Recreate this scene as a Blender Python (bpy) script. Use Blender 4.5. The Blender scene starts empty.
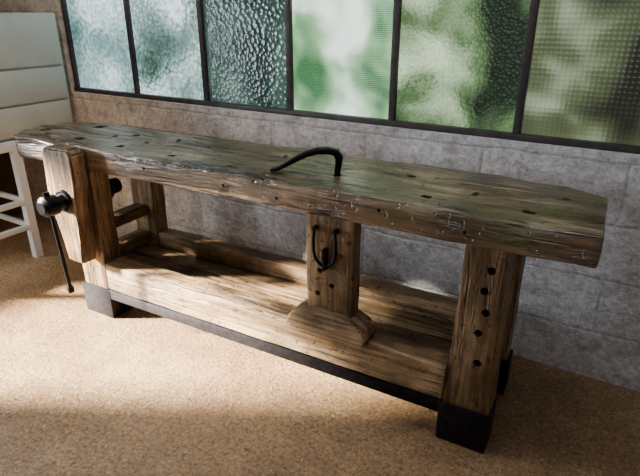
import bpy, bmesh, math, random
from mathutils import Vector, Matrix, noise
random.seed(4)
scene = bpy.context.scene
COL = scene.collection

# ------------------------------------------------------------------ node helpers
def new_mat(name):
    m = bpy.data.materials.new(name); m.use_nodes = True
    nt = m.node_tree; nt.nodes.clear()
    return m, nt
def L(nt, a, b): nt.links.new(a, b)
def ramp(nt, fac, stops, interp='LINEAR'):
    r = nt.nodes.new('ShaderNodeValToRGB'); r.color_ramp.interpolation = interp
    els = r.color_ramp.elements
    while len(els) < len(stops): els.new(0.5)
    for e, (p, c) in zip(els, stops):
        e.position = p
        e.color = (c, c, c, 1) if isinstance(c, (int, float)) else (c[0], c[1], c[2], 1)
    L(nt, fac, r.inputs[0]); return r
def mix(nt, fac, a, b, mode='MIX'):
    m = nt.nodes.new('ShaderNodeMix'); m.data_type = 'RGBA'; m.blend_type = mode
    for s, v in ((m.inputs[0], fac), (m.inputs[6], a), (m.inputs[7], b)):
        if isinstance(v, bpy.types.NodeSocket): L(nt, v, s)
        elif isinstance(v, (int, float)): s.default_value = v if s.type == 'VALUE' else (v, v, v, 1)
        else: s.default_value = (v[0], v[1], v[2], 1)
    return m.outputs[2]
def math_n(nt, op, a, b=0.0):
    m = nt.nodes.new('ShaderNodeMath'); m.operation = op
    for i, v in enumerate((a, b)):
        if isinstance(v, bpy.types.NodeSocket): L(nt, v, m.inputs[i])
        else: m.inputs[i].default_value = v
    return m.outputs[0]
def coords(nt, scale=(1, 1, 1), loc=(0, 0, 0)):
    tc = nt.nodes.new('ShaderNodeTexCoord'); mp = nt.nodes.new('ShaderNodeMapping')
    mp.inputs['Scale'].default_value = scale; mp.inputs['Location'].default_value = loc
    L(nt, tc.outputs['Object'], mp.inputs[0]); return mp.outputs[0]
def noise_t(nt, vec, scale, detail=4, rough=0.5, dist=0.0):
    n = nt.nodes.new('ShaderNodeTexNoise')
    n.inputs['Scale'].default_value = scale; n.inputs['Detail'].default_value = detail
    n.inputs['Roughness'].default_value = rough; n.inputs['Distortion'].default_value = dist
    L(nt, vec, n.inputs['Vector']); return n.outputs[0]
def finish(nt, col, rough, bump_h=None, bstr=0.3, bdist=0.01, metallic=0.0, spec=0.5, coat=0.0):
    b = nt.nodes.new('ShaderNodeBsdfPrincipled'); o = nt.nodes.new('ShaderNodeOutputMaterial')
    for s, v in ((b.inputs['Base Color'], col), (b.inputs['Roughness'], rough), (b.inputs['Metallic'], metallic)):
        if isinstance(v, bpy.types.NodeSocket): L(nt, v, s)
        elif isinstance(v, (int, float)): s.default_value = v
        else: s.default_value = (v[0], v[1], v[2], 1)
    b.inputs['Specular IOR Level'].default_value = spec
    b.inputs['Coat Weight'].default_value = coat; b.inputs['Coat Roughness'].default_value = 0.22
    if bump_h is not None:
        bp = nt.nodes.new('ShaderNodeBump'); bp.inputs['Strength'].default_value = bstr
        bp.inputs['Distance'].default_value = bdist
        L(nt, bump_h, bp.inputs['Height']); L(nt, bp.outputs[0], b.inputs['Normal'])
        if coat: L(nt, bp.outputs[0], b.inputs['Coat Normal'])
    L(nt, b.outputs[0], o.inputs[0])

# ------------------------------------------------------------------ materials
def wood(name, axis, dark, mid, light, rough=0.5, seed=0.0, crack=0.5, bstr=0.6, moss=None, cw=.022, spec=.5, coat=0.0):
    m, nt = new_mat(name)
    ls = [9, 9, 9]; ls[axis] = 0.9
    lf = [75, 75, 75]; lf[axis] = 3.0
    v1 = coords(nt, tuple(ls), (seed, seed * 1.7, seed * .6))
    v2 = coords(nt, tuple(lf), (seed * 2, seed, seed))
    v3 = coords(nt, (1, 1, 1), (seed, seed, seed))
    g1 = noise_t(nt, v1, 1.6, 8, 0.62, 1.0)
    g2 = noise_t(nt, v2, 1.0, 4, 0.6, 0.4)
    pt = noise_t(nt, v3, 4.5, 5, 0.65)
    c = ramp(nt, g1, [(0.30, dark), (0.50, mid), (0.72, light)]).outputs[0]
    f = ramp(nt, g2, [(0.35, 0.35), (0.52, 1.0), (0.7, 1.3)]).outputs[0]
    c = mix(nt, 0.8, c, f, 'MULTIPLY')
    p = ramp(nt, pt, [(0.34, 0.40), (0.62, 1.2)]).outputs[0]
    c = mix(nt, 0.85, c, p, 'MULTIPLY')
    if moss:
        mm = ramp(nt, noise_t(nt, v3, 2.6, 5, 0.7), [(0.48, 0.0), (0.62, 0.7)]).outputs[0]
        sx = nt.nodes.new('ShaderNodeSeparateXYZ'); L(nt, coords(nt), sx.inputs[0])
        gr = nt.nodes.new('ShaderNodeMapRange'); gr.inputs[1].default_value = -1.9; gr.inputs[2].default_value = -1.0
        gr.inputs[3].default_value = .3; gr.inputs[4].default_value = 1.0; L(nt, sx.outputs[0], gr.inputs[0])
        c = mix(nt, math_n(nt, 'MULTIPLY', mm, gr.outputs[0]), c, moss)
    lc = [26, 26, 26]; lc[axis] = 0.9
    v4 = coords(nt, tuple(lc), (seed + 4, seed, seed + 2))
    ck = noise_t(nt, v4, 1.0, 3, 0.5, 1.2)
    d = math_n(nt, 'ABSOLUTE', math_n(nt, 'SUBTRACT', ck, 0.5))
    cr = ramp(nt, d, [(0.0, 0.0), (cw, 1.0)]).outputs[0]
    msk = ramp(nt, noise_t(nt, v3, 3.0, 2), [(0.44, 0.0), (0.50, 1.0)]).outputs[0]
    inv = math_n(nt, 'SUBTRACT', 1.0, math_n(nt, 'MULTIPLY', math_n(nt, 'SUBTRACT', 1.0, cr), msk))
    c = mix(nt, crack, c, inv, 'MULTIPLY')
    sp = ramp(nt, noise_t(nt, v3, 38, 3, 0.6), [(0.60, 1.0), (0.68, 0.25)]).outputs[0]
    c = mix(nt, 0.7, c, sp, 'MULTIPLY')
    h = math_n(nt, 'ADD', math_n(nt, 'MULTIPLY', g2, 0.4), math_n(nt, 'ADD', math_n(nt, 'MULTIPLY', g1, 0.8), math_n(nt, 'MULTIPLY', inv, 1.3)))
    h = math_n(nt, 'ADD', h, math_n(nt, 'MULTIPLY', sp, .5))
    h = math_n(nt, 'ADD', h, math_n(nt, 'MULTIPLY', pt, 1.2))
    r = ramp(nt, g1, [(0.3, rough - .08), (0.7, rough + .12)]).outputs[0]
    finish(nt, c, r, h, bstr, 0.007, spec=spec, coat=coat)
    return m
top_m = wood('wood_benchtop_worn', 0, (.040, .025, .016), (.225, .15, .092), (.52, .40, .285), 0.30, 3.0, 0.95, 0.9, (.14, .14, .055), .040, 1.0, .45)
leg_m = wood('wood_leg_aged', 2, (.070, .038, .019), (.28, .178, .098), (.50, .355, .215), 0.46, 7.0, 0.8)
rail_m = wood('wood_stretcher', 0, (.12, .068, .036), (.35, .235, .135), (.59, .44, .285), 0.40, 11.0, 0.7)
rail_y = wood('wood_end_rail', 1, (.08, .04, .02), (.28, .165, .085), (.46, .31, .17), 0.5, 5.0, 0.5)

def iron(name, col, rough):
    m, nt = new_mat(name)
    v = coords(nt); n = noise_t(nt, v, 40, 4, 0.6)
    c = ramp(nt, n, [(0.3, [x * .6 for x in col]), (0.7, [x * 1.5 for x in col])]).outputs[0]
    finish(nt, c, rough, n, 0.25, 0.003, 0.7)
    return m
iron_m = iron('cast_iron_black', (.018, .018, .020), 0.42)
steel_m = iron('steel_base_dark', (.026, .024, .028), 0.5)

m, nt = new_mat('rough_block_wall')
v = coords(nt)
a = noise_t(nt, v, 2.0, 7, 0.65); b = noise_t(nt, v, 12, 8, 0.72); c3 = noise_t(nt, v, 45, 5, 0.75)
c = ramp(nt, a, [(0.32, (.62, .59, .59)), (0.5, (.78, .78, .81)), (0.68, (.90, .92, .97))]).outputs[0]
c = mix(nt, 0.8, c, ramp(nt, b, [(0.32, 0.58), (0.5, 1.0), (0.68, 1.15)]).outputs[0], 'MULTIPLY')
c = mix(nt, 0.7, c, ramp(nt, c3, [(0.36, 0.62), (0.62, 1.15)]).outputs[0], 'MULTIPLY')
chip = ramp(nt, noise_t(nt, v, 5, 8, .75), [(0.62, 0.0), (0.65, 1.0)]).outputs[0]
c = mix(nt, math_n(nt, 'MULTIPLY', chip, .22), c, (.92, .91, .90))
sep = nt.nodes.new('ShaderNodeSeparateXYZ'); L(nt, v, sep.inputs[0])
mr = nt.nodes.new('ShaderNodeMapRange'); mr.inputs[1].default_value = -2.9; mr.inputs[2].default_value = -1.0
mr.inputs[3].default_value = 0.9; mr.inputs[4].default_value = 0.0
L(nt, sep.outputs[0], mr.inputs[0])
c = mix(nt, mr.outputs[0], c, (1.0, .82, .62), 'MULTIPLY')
cmb = nt.nodes.new('ShaderNodeCombineXYZ'); L(nt, sep.outputs[0], cmb.inputs[0]); L(nt, sep.outputs[2], cmb.inputs[1])
dn = nt.nodes.new('ShaderNodeTexNoise'); dn.inputs['Scale'].default_value = 6; dn.inputs['Detail'].default_value = 4; L(nt, v, dn.inputs['Vector'])
vm = nt.nodes.new('ShaderNodeVectorMath'); vm.operation = 'SCALE'; vm.inputs['Scale'].default_value = .03; L(nt, dn.outputs[1], vm.inputs[0])
va = nt.nodes.new('ShaderNodeVectorMath'); va.operation = 'ADD'; L(nt, cmb.outputs[0], va.inputs[0]); L(nt, vm.outputs[0], va.inputs[1])
br = nt.nodes.new('ShaderNodeTexBrick'); L(nt, va.outputs[0], br.inputs['Vector'])
br.inputs['Scale'].default_value = 1; br.inputs['Brick Width'].default_value = .50; br.inputs['Row Height'].default_value = .22
br.inputs['Mortar Size'].default_value = .010; br.inputs['Mortar Smooth'].default_value = 1.0
mort = br.outputs['Fac']
c = mix(nt, math_n(nt, 'MULTIPLY', mort, .28), c, (.34, .32, .32))
h = math_n(nt, 'ADD', math_n(nt, 'MULTIPLY', b, 1.3), math_n(nt, 'MULTIPLY', c3, 0.5))
h = math_n(nt, 'ADD', h, math_n(nt, 'MULTIPLY', mort, -.22))
finish(nt, c, 0.8, h, 0.9, 0.02, spec=0.3)
wall_m = m

m, nt = new_mat('gravelly_concrete_floor')
v = coords(nt)
a = noise_t(nt, v, 1.5, 6, 0.65); b = noise_t(nt, v, 70, 5, 0.8); b2n = noise_t(nt, v, 9, 6, 0.7)
vo = nt.nodes.new('ShaderNodeTexVoronoi'); vo.inputs['Scale'].default_value = 45; L(nt, v, vo.inputs['Vector'])
peb = ramp(nt, vo.outputs['Distance'], [(0.12, 1.0), (0.2, 0.0)]).outputs[0]
pit = ramp(nt, noise_t(nt, v, 42, 4, .7), [(0.58, 0.0), (0.63, 1.0)]).outputs[0]
c = ramp(nt, a, [(0.3, (.32, .195, .100)), (0.7, (.47, .325, .190))]).outputs[0]
c = mix(nt, 0.9, c, ramp(nt, b, [(0.36, 0.42), (0.5, 1.0), (0.64, 1.5)]).outputs[0], 'MULTIPLY')
c = mix(nt, 0.6, c, ramp(nt, b2n, [(0.32, 0.62), (0.68, 1.22)]).outputs[0], 'MULTIPLY')
c = mix(nt, math_n(nt, 'MULTIPLY', peb, .4), c, (.80, .68, .50))
c = mix(nt, math_n(nt, 'MULTIPLY', pit, .5), c, (.13, .08, .045))
h = math_n(nt, 'ADD', math_n(nt, 'MULTIPLY', b, .8), math_n(nt, 'ADD', math_n(nt, 'MULTIPLY', b2n, 1.2), math_n(nt, 'MULTIPLY', peb, .4)))
h = math_n(nt, 'ADD', h, math_n(nt, 'MULTIPLY', pit, -.6))
finish(nt, c, 0.42, h, 0.7, 0.007, spec=0.55)
floor_m = m

def plain(name, col, rough=0.6, var=0.15, sc=5):
    m, nt = new_mat(name); v = coords(nt); n = noise_t(nt, v, sc, 5, 0.6)
    c = ramp(nt, n, [(0.3, [x * (1 - var) for x in col]), (0.7, [min(1, x * (1 + var)) for x in col])]).outputs[0]
    finish(nt, c, rough, n, 0.15, 0.004); return m
brown_wall_m = plain('brown_boarded_wall', (.14, .085, .055), .8, .4)
ceil_m = plain('ceiling_plaster', (.4, .37, .33), .9)
frame_m = plain('window_frame_paint', (.075, .062, .065), .5, .3, 20)
cab_m = plain('cabinet_grey_paint', (.50, .50, .45), .5, .08)
legw_m = plain('table_white_paint', (.70, .70, .68), .5, .08)

def glass(name, stops, strength, kind='ham', sc=38, k=2.4, seed=0.0, nsc=3.6, cell=.6):
    m, nt = new_mat(name)
    v = coords(nt)
    if kind == 'ham':
        vo = nt.nodes.new('ShaderNodeTexVoronoi'); vo.feature = 'SMOOTH_F1'
        vo.inputs['Scale'].default_value = sc; vo.inputs['Smoothness'].default_value = 0.2
        L(nt, v, vo.inputs['Vector']); pos = vo.outputs['Position']; dd = vo.outputs['Distance']
    else:
        sn = nt.nodes.new('ShaderNodeVectorMath'); sn.operation = 'SNAP'
        L(nt, v, sn.inputs[0]); sn.inputs[1].default_value = (1 / sc, 1, 1 / (sc * 1.0)); pos = sn.outputs[0]
        vo = nt.nodes.new('ShaderNodeTexVoronoi'); vo.inputs['Scale'].default_value = sc
        vo.inputs['Randomness'].default_value = 0.1
        L(nt, v, vo.inputs['Vector']); dd = vo.outputs['Distance']
    sb = nt.nodes.new('ShaderNodeVectorMath'); sb.operation = 'SUBTRACT'
    L(nt, v, sb.inputs[0]); L(nt, pos, sb.inputs[1])
    s2 = nt.nodes.new('ShaderNodeVectorMath'); s2.operation = 'SCALE'; s2.inputs['Scale'].default_value = k
    L(nt, sb.outputs[0], s2.inputs[0])
    ad = nt.nodes.new('ShaderNodeVectorMath'); ad.operation = 'ADD'
    L(nt, v, ad.inputs[0]); L(nt, s2.outputs[0], ad.inputs[1])
    ad2 = nt.nodes.new('ShaderNodeVectorMath'); ad2.operation = 'ADD'
    L(nt, ad.outputs[0], ad2.inputs[0]); ad2.inputs[1].default_value = (seed, seed * .37, seed * .7)
    n = noise_t(nt, ad2.outputs[0], nsc, 2, 0.5, 0.3)
    c = ramp(nt, n, stops).outputs[0]
    c = mix(nt, cell, c, ramp(nt, dd, [(0.0, 1.25), (0.7, 0.55)]).outputs[0], 'MULTIPLY')
    em = nt.nodes.new('ShaderNodeEmission'); L(nt, c, em.inputs[0]); em.inputs[1].default_value = strength
    gl = nt.nodes.new('ShaderNodeBsdfGlossy'); gl.inputs['Roughness'].default_value = 0.2
    bp = nt.nodes.new('ShaderNodeBump'); bp.inputs['Strength'].default_value = 0.6; bp.inputs['Distance'].default_value = 0.004
    L(nt, dd, bp.inputs['Height']); L(nt, bp.outputs[0], gl.inputs['Normal'])
    mx = nt.nodes.new('ShaderNodeMixShader'); mx.inputs[0].default_value = 0.06
    L(nt, em.outputs[0], mx.inputs[1]); L(nt, gl.outputs[0], mx.inputs[2])
    o = nt.nodes.new('ShaderNodeOutputMaterial'); L(nt, mx.outputs[0], o.inputs[0])
    return m

# ------------------------------------------------------------------ mesh helpers
def obj_from_bm(name, bm, mat=None, parent=None, smooth=True, angle=35):
    me = bpy.data.meshes.new(name); bm.normal_update(); bm.to_mesh(me); bm.free()
    o = bpy.data.objects.new(name, me); COL.objects.link(o)
    if mat: me.materials.append(mat)
    if smooth:
        for p in me.polygons: p.use_smooth = True
        me.set_sharp_from_angle(angle=math.radians(angle))
    if parent: o.parent = parent
    return o
def empty(name, loc=(0, 0, 0), rz=0):
    e = bpy.data.objects.new(name, None); COL.objects.link(e); e.location = loc; e.rotation_euler = (0, 0, rz)
    e.empty_display_size = .1
    return e
def box_bm(x0, x1, y0, y1, z0, z1):
    bm = bmesh.new(); bmesh.ops.create_cube(bm, size=1)
    for v in bm.verts:
        v.co = Vector(((x0 + x1) / 2 + v.co.x * (x1 - x0), (y0 + y1) / 2 + v.co.y * (y1 - y0), (z0 + z1) / 2 + v.co.z * (z1 - z0)))
    return bm
def box(name, x0, x1, y0, y1, z0, z1, mat, parent=None, bev=0.003):
    bm = box_bm(x0, x1, y0, y1, z0, z1)
    if bev: bmesh.ops.bevel(bm, geom=bm.edges[:], offset=bev, segments=2, affect='EDGES', profile=0.5)
    return obj_from_bm(name, bm, mat, parent)
def slice_bm(bm, step):
    for ax in range(3):
        lo = min(v.co[ax] for v in bm.verts); hi = max(v.co[ax] for v in bm.verts)
        n = int((hi - lo) / step)
        for i in range(1, n + 1):
            p = Vector((0, 0, 0)); p[ax] = lo + (hi - lo) * i / (n + 1)
            nn = Vector((0, 0, 0)); nn[ax] = 1
            bmesh.ops.bisect_plane(bm, geom=bm.verts[:] + bm.edges[:] + bm.faces[:], plane_co=p, plane_no=nn, dist=1e-5)
def rough_up(bm, amp, freq=6, seed=0):
    for v in bm.verts:
        q = v.co * freq + Vector((seed, seed * 2, seed * 3))
        v.co += noise.noise_vector(q) * amp + noise.noise_vector(q * 3.7) * amp * 0.4
def prism(pts, axis, a0, a1):
    bm = bmesh.new()
    def mk(p, a):
        if axis == 2: return (p[0], p[1], a)
        if axis == 1: return (p[0], a, p[1])
        return (a, p[0], p[1])
    lo = [bm.verts.new(mk(p, a0)) for p in pts]; hi = [bm.verts.new(mk(p, a1)) for p in pts]
    bm.faces.new(lo); bm.faces.new(hi[::-1])
    for i in range(len(pts)):
        j = (i + 1) % len(pts); bm.faces.new((lo[i], hi[i], hi[j], lo[j]))
    bmesh.ops.recalc_face_normals(bm, faces=bm.faces[:]); return bm
def timber(name, x0, x1, y0, y1, z0, z1, mat, parent, step=.04, amp=.004, bev=.007, seed=0, flare=None):
    bm = box_bm(x0, x1, y0, y1, z0, z1)
    if flare:
        for v in bm.verts:
            t = (v.co.z - z0) / (z1 - z0)
            v.co.x = v.co.x + flare(t, v.co.x > (x0 + x1) / 2)
    bmesh.ops.bevel(bm, geom=bm.edges[:], offset=bev, segments=2, affect='EDGES', profile=0.5)
    slice_bm(bm, step); rough_up(bm, amp, 6, seed)
    return obj_from_bm(name, bm, mat, parent)
def cyl_bm(p0, p1, r0, r1=None, seg=20):
    r1 = r0 if r1 is None else r1
    p0 = Vector(p0); p1 = Vector(p1); d = p1 - p0
    bm = bmesh.new()
    bmesh.ops.create_cone(bm, cap_ends=True, segments=seg, radius1=r0, radius2=r1, depth=d.length)
    M = Matrix.Translation((p0 + p1) / 2) @ d.to_track_quat('Z', 'Y').to_matrix().to_4x4()
    bmesh.ops.transform(bm, matrix=M, verts=bm.verts); return bm
def join_bm(bms):
    out = bmesh.new()
    for b in bms:
        me = bpy.data.meshes.new('t'); b.to_mesh(me); b.free(); out.from_mesh(me); bpy.data.meshes.remove(me)
    return out
def cut(o, cutters):
    for i, cb in enumerate(cutters):
        c = obj_from_bm('cutter', cb, None, None, False)
        c.parent = o.parent
        md = o.modifiers.new('b', 'BOOLEAN'); md.operation = 'DIFFERENCE'; md.object = c; md.solver = 'EXACT'
    bpy.context.view_layer.update()
    dg = bpy.context.evaluated_depsgraph_get()
    me = bpy.data.meshes.new_from_object(o.evaluated_get(dg))
    old = [md.object for md in o.modifiers]
    o.modifiers.clear(); o.data = me
    for c in old: bpy.data.objects.remove(c)
    for p in me.polygons: p.use_smooth = True
    me.set_sharp_from_angle(angle=math.radians(35))
def loft(path, sizes, side=None, seg=16, power=0.6):
    bm = bmesh.new(); rings = []
    P = [Vector(p) for p in path]
    for i, p in enumerate(P):
        t = (P[min(i + 1, len(P) - 1)] - P[max(i - 1, 0)]).normalized()
        s = side.normalized(); n = t.cross(s).normalized()
        w, h = sizes[i]; ring = []
        for k in range(seg):
            a = 2 * math.pi * k / seg; ca, sa = math.cos(a), math.sin(a)
            x = math.copysign(abs(ca) ** power, ca) * w / 2; y = math.copysign(abs(sa) ** power, sa) * h / 2
            ring.append(bm.verts.new(p + s * x + n * y))
        rings.append(ring)
    for a, b in zip(rings, rings[1:]):
        for k in range(seg):
            bm.faces.new((a[k], a[(k + 1) % seg], b[(k + 1) % seg], b[k]))
    bm.faces.new(rings[0][::-1]); bm.faces.new(rings[-1])
    bmesh.ops.recalc_face_normals(bm, faces=bm.faces[:]); return bm

# ------------------------------------------------------------------ room
WY = 2.07
box('floor', -3.9, 1.9, -2.7, 2.6, -0.1, 0.0, floor_m, bev=0)
SILL = .900; WX0 = -2.97; WX1 = 1.70; WTOP = 2.35
bm = join_bm([box_bm(-3.7, 1.7, WY, WY + .2, 0, SILL), box_bm(-3.7, WX0, WY, WY + .2, SILL, 2.8),
              box_bm(WX0, 1.7, WY, WY + .2, WTOP, 2.8)])
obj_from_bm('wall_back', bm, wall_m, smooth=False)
box('wall_right', 1.7, 1.9, -2.5, WY + .2, 0, 2.8, wall_m, bev=0)
box('wall_front', -3.7, 1.7, -2.7, -2.5, 0, 2.8, brown_wall_m, bev=0)
box('ceiling', -3.9, 1.9, -2.7, WY + .2, 2.8, 2.9, ceil_m, bev=0)
OY0, OY1, OZ0, OZ1 = -.42, 0.74, 0.55, 1.50
bm = join_bm([box_bm(-3.9, -3.7, -2.7, OY0, 0, 2.8), box_bm(-3.9, -3.7, OY1, WY + .2, 0, 2.8),
              box_bm(-3.9, -3.7, OY0, OY1, OZ1, 2.8), box_bm(-3.9, -3.7, OY0, OY1, 0, OZ0)])
obj_from_bm('wall_left', bm, brown_wall_m, smooth=False)

# window
win = empty('window_1')
xs = [-2.955, -2.44, -1.934, -1.425, -.915, -.408, .10, .61, 1.12, 1.66]
FY0, FY1 = WY + .026, WY + .070
for i, x in enumerate(xs):
    box('mullion_%d' % i, x - .014, x + .014, FY0, FY1, SILL, WTOP, frame_m, win, .003)
box('frame_bottom', WX0, WX1, FY0 - .006, FY1, SILL, SILL + .024, frame_m, win, .003)
box('frame_top', WX0, WX1, FY0, FY1, WTOP - .035, WTOP, frame_m, win, .003)
WH = (.74, .88, .88)
specs = [
 ('ham', [(.30, (.06, .12, .11)), (.5, (.25, .39, .39)), (.70, WH)], 1.3, 42, 2.6, 1.0, 3.0, .6),
 ('ham', [(.32, (.06, .11, .09)), (.5, (.27, .40, .38)), (.66, WH)], 1.35, 42, 2.6, 5.0, 3.2, .6),
 ('ham', [(.32, (.025, .045, .038)), (.52, (.09, .15, .125)), (.74, (.48, .60, .55))], 1.3, 50, 2.2, 8.3, 3.2, .6),
 ('rib', [(.34, (.06, .17, .07)), (.48, (.27, .46, .26)), (.62, (.84, .92, .84))], 1.35, 130, 1.0, 2.2, 4.0, .25),
 ('ham', [(.38, (.025, .040, .025)), (.52, (.13, .21, .10)), (.70, (.58, .73, .50))], 1.15, 80, 1.6, 6.0, 3.6, .35),
 ('rib', [(.38, (.030, .032, .024)), (.54, (.11, .135, .075)), (.74, (.43, .52, .38))], 1.15, 60, 1.0, 9.0, 3.6, .3),
 ('rib', [(.38, (.045, .04, .036)), (.54, (.14, .14, .115)), (.74, (.42, .45, .40))], 1.15, 60, 1.0, 12.0, 3.2, .3),
]
for i in range(len(xs) - 1):
    k, st, s, sc, kk, sd, ns, ce = specs[min(i, 6)]
    gm = glass('obscured_glass_%d' % i, st, s, k, sc, kk, sd, ns, ce)
    box('glass_pane_%d' % i, xs[i] + .012, xs[i + 1] - .012, WY + .045, WY + .051, SILL + .020, WTOP - .03, gm, win, 0)

# ------------------------------------------------------------------ workbench
TH = 0.03
WB = empty('workbench', (-.033, 1.457, 0), TH)
ZT, ZB = .82, .722
outline = [(0, 0), (-.003, .16), (-.006, .345), (-.05, .385), (-.14, .432), (-1.0, .436), (-2.33, .432),
           (-2.46, .39), (-2.53, .31), (-2.545, .14), (-2.50, .04), (-2.42, 0.0)]
bm = prism(outline, 2, ZB, ZT)
bmesh.ops.bevel(bm, geom=[e for e in bm.edges], offset=.009, segments=2, affect='EDGES', profile=0.5)
slice_bm(bm, .026)
for v in bm.verts:
    q = v.co
    edge = min(abs(q.y), .06) / .06
    if q.z > ZT - .02:
        n = noise.noise(Vector((q.x * 9, q.y * 14, 1)))
        n2 = noise.noise(Vector((q.x * 24, q.y * 24, 5)))
        v.co.z -= (1 - edge) * (max(0, n) * .016 + max(0, n2 - .25) * .012)
        v.co.y += (1 - edge) * (max(0, noise.noise(Vector((q.x * 7, 3, 8)))) * .012 + max(0, n2 - .25) * .009)
        v.co.z -= max(0, noise.noise(Vector((q.x * 3, q.y * 12, 9))) - .15) * .026
        v.co.z -= max(0, noise.noise(Vector((q.x * 6, q.y * 30, 4))) - .3) * .02
    if q.z < ZB + .02:
        v.co.y += (1 - edge) * max(0, noise.noise(Vector((q.x * 8, 7, 2)))) * .012
rough_up(bm, .005, 5, 2)
top = obj_from_bm('benchtop', bm, top_m, WB)
cuts = []
def sq(x, y, s, z0=.75): return box_bm(x - s / 2, x + s / 2, y - s / 2, y + s / 2, z0, .86)
for (x, y, s) in [(-.20, .10, .035), (-2.43, .17, .06), (-2.25, .33, .06), (-2.12, .12, .05), (-1.85, .10, .035), (-1.55, .09, .03), (-1.25, .08, .03), (-.5, .09, .03)]:
    cuts.append(sq(x, y, s))
for (x, y, r) in [(-1.95, .28, .018), (-1.5, .26, .016), (-.62, .28, .016), (-2.02, .22, .014), (-1.72, .31, .012), (-1.15, .30, .012), (-.38, .22, .012), (-2.33, .10, .016), (-1.8, .2, .011), (-.12, .27, .012), (-1.38, .17, .010)]:
    cuts.append(cyl_bm((x, y, .76), (x, y, .86), r))
cT, sT = math.cos(TH), math.sin(TH)
def to_local(x, y):
    dx, dy = x + .033, y - 1.457
    return (dx * cT + dy * sT, -dx * sT + dy * cT)
hx, hy = to_local(-.886, 1.592)
cuts.append(cyl_bm((hx, hy, .69), (hx, hy, .87), .016))
for (x, z) in [(-1.62, .775), (-1.23, .765), (-.62, .78), (-1.0, .755), (-1.9, .77), (-.35, .76)]:
    cuts.append(cyl_bm((x, -.02, z), (x, .03, z), .006, seg=10))
cut(top, cuts)

# legs
def flR(t, right): return (1 - t) * (.004 if right else -.020)
lfr = timber('leg_front_right', -.345, -.215, .004, .10, .14, ZB + .003, leg_m, WB, seed=1, flare=flR)
ch = [cyl_bm((-.275 + dx, -.02, z), (-.275 + dx, .06, z), .013, seg=16) for dx, z in [(.012, .655), (.0, .585), (.012, .515), (-.002, .44), (.008, .335)]]
cut(lfr, ch)
lbr = timber('leg_back_right', -.335, -.225, .335, .42, .14, ZB + .003, leg_m, WB, seed=2)
lfl = timber('leg_front_left', -2.12, -1.955, .004, .10, .14, ZB + .003, leg_m, WB, seed=3)
lbl = timber('leg_back_left', -2.10, -1.96, .335, .42, .14, ZB + .003, leg_m, WB, seed=4)
timber('stretcher_front', -1.95, -.365, -.002, .10, .155, .285, rail_m, WB, seed=5, amp=.003)
timber('stretcher_back', -1.955, -.34, .34, .42, .17, .315, rail_m, WB, seed=6, amp=.003)
for i, (a, b_) in enumerate([(.105, .215), (.222, .335)]):
    timber('shelf_board_%d' % i, -2.05, -.30, a, b_, .215, .245, rail_m, WB, seed=7 + i, amp=.002, bev=.003, step=.06)
for nm, x0, x1 in (('left', -2.08, -2.0), ('right', -.31, -.25)):
    timber('end_rail_low_' + nm, x0, x1, .095, .34, .255, .315, rail_y, WB, seed=9, amp=.002, bev=.004)
timber('end_rail_high_left', -2.08, -2.01, .095, .34, .40, .455, rail_y, WB, seed=10, amp=.002, bev=.004)
def steel(nm, *a): return box(nm, *a, steel_m, WB, .002)
steel('steel_rail_front', -1.95, -.37, -.004, .035, .105, .153)
steel('steel_rail_back', -1.95, -.34, .385, .42, .105, .153)
steel('steel_rail_left', -2.08, -2.03, .10, .335, .105, .153)
steel('steel_rail_right', -.29, -.24, .10, .335, .105, .153)
steel('steel_foot_front_right', -.372, -.208, -.006, .108, 0, .15)
steel('steel_foot_back_right', -.345, -.215, .33, .425, 0, .15)
steel('steel_foot_front_left', -2.13, -1.945, -.006, .108, 0, .15)
steel('steel_foot_back_left', -2.11, -1.95, .33, .425, 0, .15)

# deadman
dm = timber('deadman_board', -.885, -.705, .004, .065, .33, ZB + .003, leg_m, WB, seed=12)
cut(dm, [cyl_bm((x, -.03, z), (x, .09, z), .010, seg=14) for x, z in [(-.83, .52), (-.785, .47), (-.84, .43)]])
x0, x1, zb, zt = -.955, -.640, .275, .372
pts = [(x0 + .012, zb), (x0, zb + .035)]
for i in range(1, 24):
    t = i / 24
    u = 2 * t - 1
    pts.append((x0 + (x1 - x0) * t, zb + .035 + (zt - zb - .035) * (1 - abs(u) ** 3.2) ** .62))
pts += [(x1, zb + .035), (x1 - .012, zb)]
bm = prism(pts, 1, -.026, .075)
obj = obj_from_bm('deadman_foot', bm, rail_m, WB, angle=50)
bv = obj.modifiers.new('edge', 'BEVEL'); bv.width = .006; bv.segments = 3; bv.limit_method = 'ANGLE'; bv.angle_limit = math.radians(50)
# iron shackle on deadman
sc = Vector((0, 1, 0))
ux, uz = -.805, .60
path = [(ux - .038, -.012, uz + .085), (ux - .042, -.012, uz + .04), (ux - .042, -.012, uz), (ux - .034, -.012, uz - .03), (ux - .014, -.012, uz - .048),
        (ux, -.012, uz - .052), (ux + .014, -.012, uz - .048), (ux + .034, -.012, uz - .03), (ux + .042, -.012, uz), (ux + .042, -.012, uz + .04), (ux + .038, -.012, uz + .085)]
bms = [loft(path, [(.011, .011)] * len(path), side=sc, power=.9),
       cyl_bm((ux - .038, -.016, uz + .08), (ux - .038, .02, uz + .08), .009), cyl_bm((ux + .038, -.016, uz + .08), (ux + .038, .02, uz + .08), .009),
       box_bm(ux - .005, ux + .005, -.020, .01, uz - .066, uz + .012)]
obj_from_bm('iron_shackle', join_bm(bms), iron_m, WB)

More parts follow.
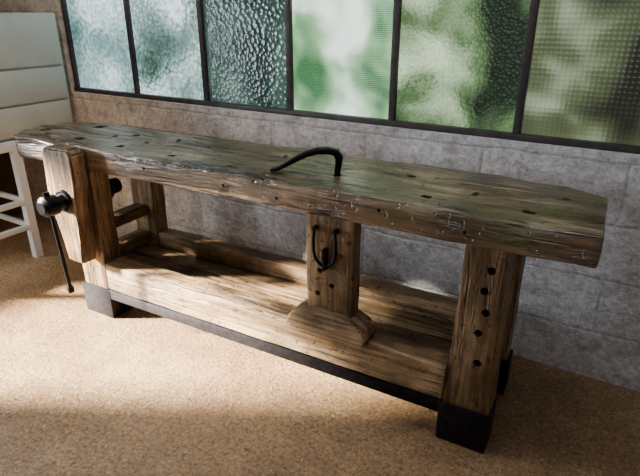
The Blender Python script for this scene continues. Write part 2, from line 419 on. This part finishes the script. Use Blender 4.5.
# leg vise
jx = -2.035
pts = [(jx - .095, .80), (jx - .075, .825), (jx + .07, .825), (jx + .09, .80), (jx + .092, .68), (jx + .075, .60), (jx + .07, .42), (jx + .055, .31),
       (jx - .045, .31), (jx - .065, .42), (jx - .085, .52), (jx - .10, .66)]
bm = prism(pts, 1, -.085, -.012)
bmesh.ops.bevel(bm, geom=bm.edges[:], offset=.008, segments=2, affect='EDGES')
slice_bm(bm, .05); rough_up(bm, .005, 5, 9)
obj_from_bm('vise_jaw', bm, leg_m, WB)
vz = .60
vx = jx + .01
parts = [cyl_bm((vx, -.10, vz), (vx, .16, vz), .016), cyl_bm((vx, -.088, vz), (vx, -.10, vz), .052, .046, 28),
         cyl_bm((vx, -.10, vz), (vx, -.135, vz), .034, .030, 24), cyl_bm((vx, -.135, vz), (vx, -.185, vz), .044, .044, 24),
         cyl_bm((vx, -.185, vz), (vx, -.200, vz), .044, .026, 24)]
parts.append(cyl_bm((vx - .005, -.160, vz + .045), (vx + .03, -.160, vz - .385), .0085))
parts.append(cyl_bm((vx - .007, -.160, vz + .058), (vx - .005, -.160, vz + .038), .014))
parts.append(cyl_bm((vx + .031, -.160, vz - .395), (vx + .0295, -.160, vz - .37), .014))
parts += [cyl_bm((vx + .01, .10, vz), (vx + .01, .125, vz), .058, .052, 24), cyl_bm((vx + .01, .125, vz), (vx + .01, .185, vz), .038, .034, 20)]
obj_from_bm('vise_screw', join_bm(parts), iron_m, WB)

# ------------------------------------------------------------------ holdfast (shank stands in its bored hole)
a = Vector((-.886, 1.592, 0)); b2 = Vector((-1.089, 1.506, 0)); dr = (b2 - a); ln = dr.length; dr.normalize()
side = Vector((-dr.y, dr.x, 0))
prof = [(0.0, .800, .020, .020), (.0, .83, .021, .021), (-.004, .86, .024, .024), (-.006, .880, .028, .028), (.006, .899, .032, .026), (.03, .905, .034, .024), (.07, .903, .034, .022),
        (.11, .890, .033, .021), (.15, .869, .033, .019), (.185, .848, .036, .015), (.21, .835, .040, .013), (.235, .829, .036, .009)]
bm = loft([a + dr * s + Vector((0, 0, z)) for s, z, w, h in prof], [(w, h) for s, z, w, h in prof], side=side)
obj_from_bm('bench_holdfast', bm, iron_m)

# ------------------------------------------------------------------ grey drawer cabinet on a table
CB = empty('drawer_cabinet')
cx = -2.94
box('carcass', -3.5, cx, 1.0, 2.03, .70, 1.335, cab_m, CB, .004)
for i, (z0, z1) in enumerate([(.712, .865), (.877, 1.052), (1.064, 1.318)]):
    box('drawer_front_%d' % i, cx - .005, cx + .014, 1.02, 2.01, z0, z1, cab_m, CB, .004)
TB = empty('side_table')
box('apron', -3.5, -2.92, 1.02, 2.0, .64, .695, legw_m, TB, .004)
for i, (x, y) in enumerate([(-2.94, 1.64), (-3.46, 1.64), (-2.94, 1.06), (-3.46, 1.06)]):
    bm = box_bm(x - .022, x + .022, y - .022, y + .022, 0, .64)
    obj_from_bm('leg_%d' % i, bm, legw_m, TB)
for i, z in enumerate((.18, .33)):
    box('crossbar_%d' % i, -2.955, -2.925, 1.08, 1.62, z, z + .03, legw_m, TB, .003)
    box('crossbar_side_%d' % i, -3.44, -2.96, 1.63, 1.65, z, z + .03, legw_m, TB, .003)

# ------------------------------------------------------------------ light
w = bpy.data.worlds.new('sky'); scene.world = w; w.use_nodes = True
w.node_tree.nodes['Background'].inputs[0].default_value = (.75, .85, 1, 1)
w.node_tree.nodes['Background'].inputs[1].default_value = 1.5
sd = bpy.data.lights.new('sun', 'SUN'); sd.energy = 52; sd.angle = math.radians(5); sd.color = (1, .93, .82)
so = bpy.data.objects.new('sun', sd); COL.objects.link(so)
so.rotation_euler = Vector((1.8, 1.1, -.8)).to_track_quat('-Z', 'Y').to_euler()
def area(name, loc, d, sx, sy, e, col):
    ad = bpy.data.lights.new(name, 'AREA'); ad.shape = 'RECTANGLE'; ad.size = sx; ad.size_y = sy; ad.energy = e; ad.color = col
    ao = bpy.data.objects.new(name, ad); COL.objects.link(ao); ao.location = loc
    ao.rotation_euler = Vector(d).to_track_quat('-Z', 'Y').to_euler()
area('sky_through_opening', (-3.95, .16, 1.02), (1, 0, 0), .85, 1.1, 60, (.85, .93, 1))
area('ceiling_fill', (-1.4, 1.3, 2.75), (0, .0, -1), 2.8, .8, 19, (.93, .96, 1))  # added fill below the closed ceiling to brighten the benchtop; no skylight there
area('behind_camera_fill', (-1.0, -2.4, 1.9), (0.0, 1, -.25), 2.4, 1.0, 12, (.93, .95, 1))  # added ambient fill behind the camera; the front wall has no window

# ------------------------------------------------------------------ camera
cd = bpy.data.cameras.new('camera'); cam = bpy.data.objects.new('camera', cd); COL.objects.link(cam)
cd.sensor_width = 36; cd.lens = 30.4; cd.clip_start = .05
yaw = math.radians(31); pit = math.radians(22.9)
F = Vector((-math.sin(yaw) * math.cos(pit), math.cos(yaw) * math.cos(pit), -math.sin(pit)))
R = Vector((math.cos(yaw), math.sin(yaw), 0)); U = R.cross(F)
M = Matrix((R, U, -F)).transposed().to_4x4(); M.translation = Vector((0, 0, 1.35))
cam.matrix_world = M
scene.camera = cam
scene.view_settings.look = 'AgX - Medium High Contrast'
scene.view_settings.exposure = 0.15
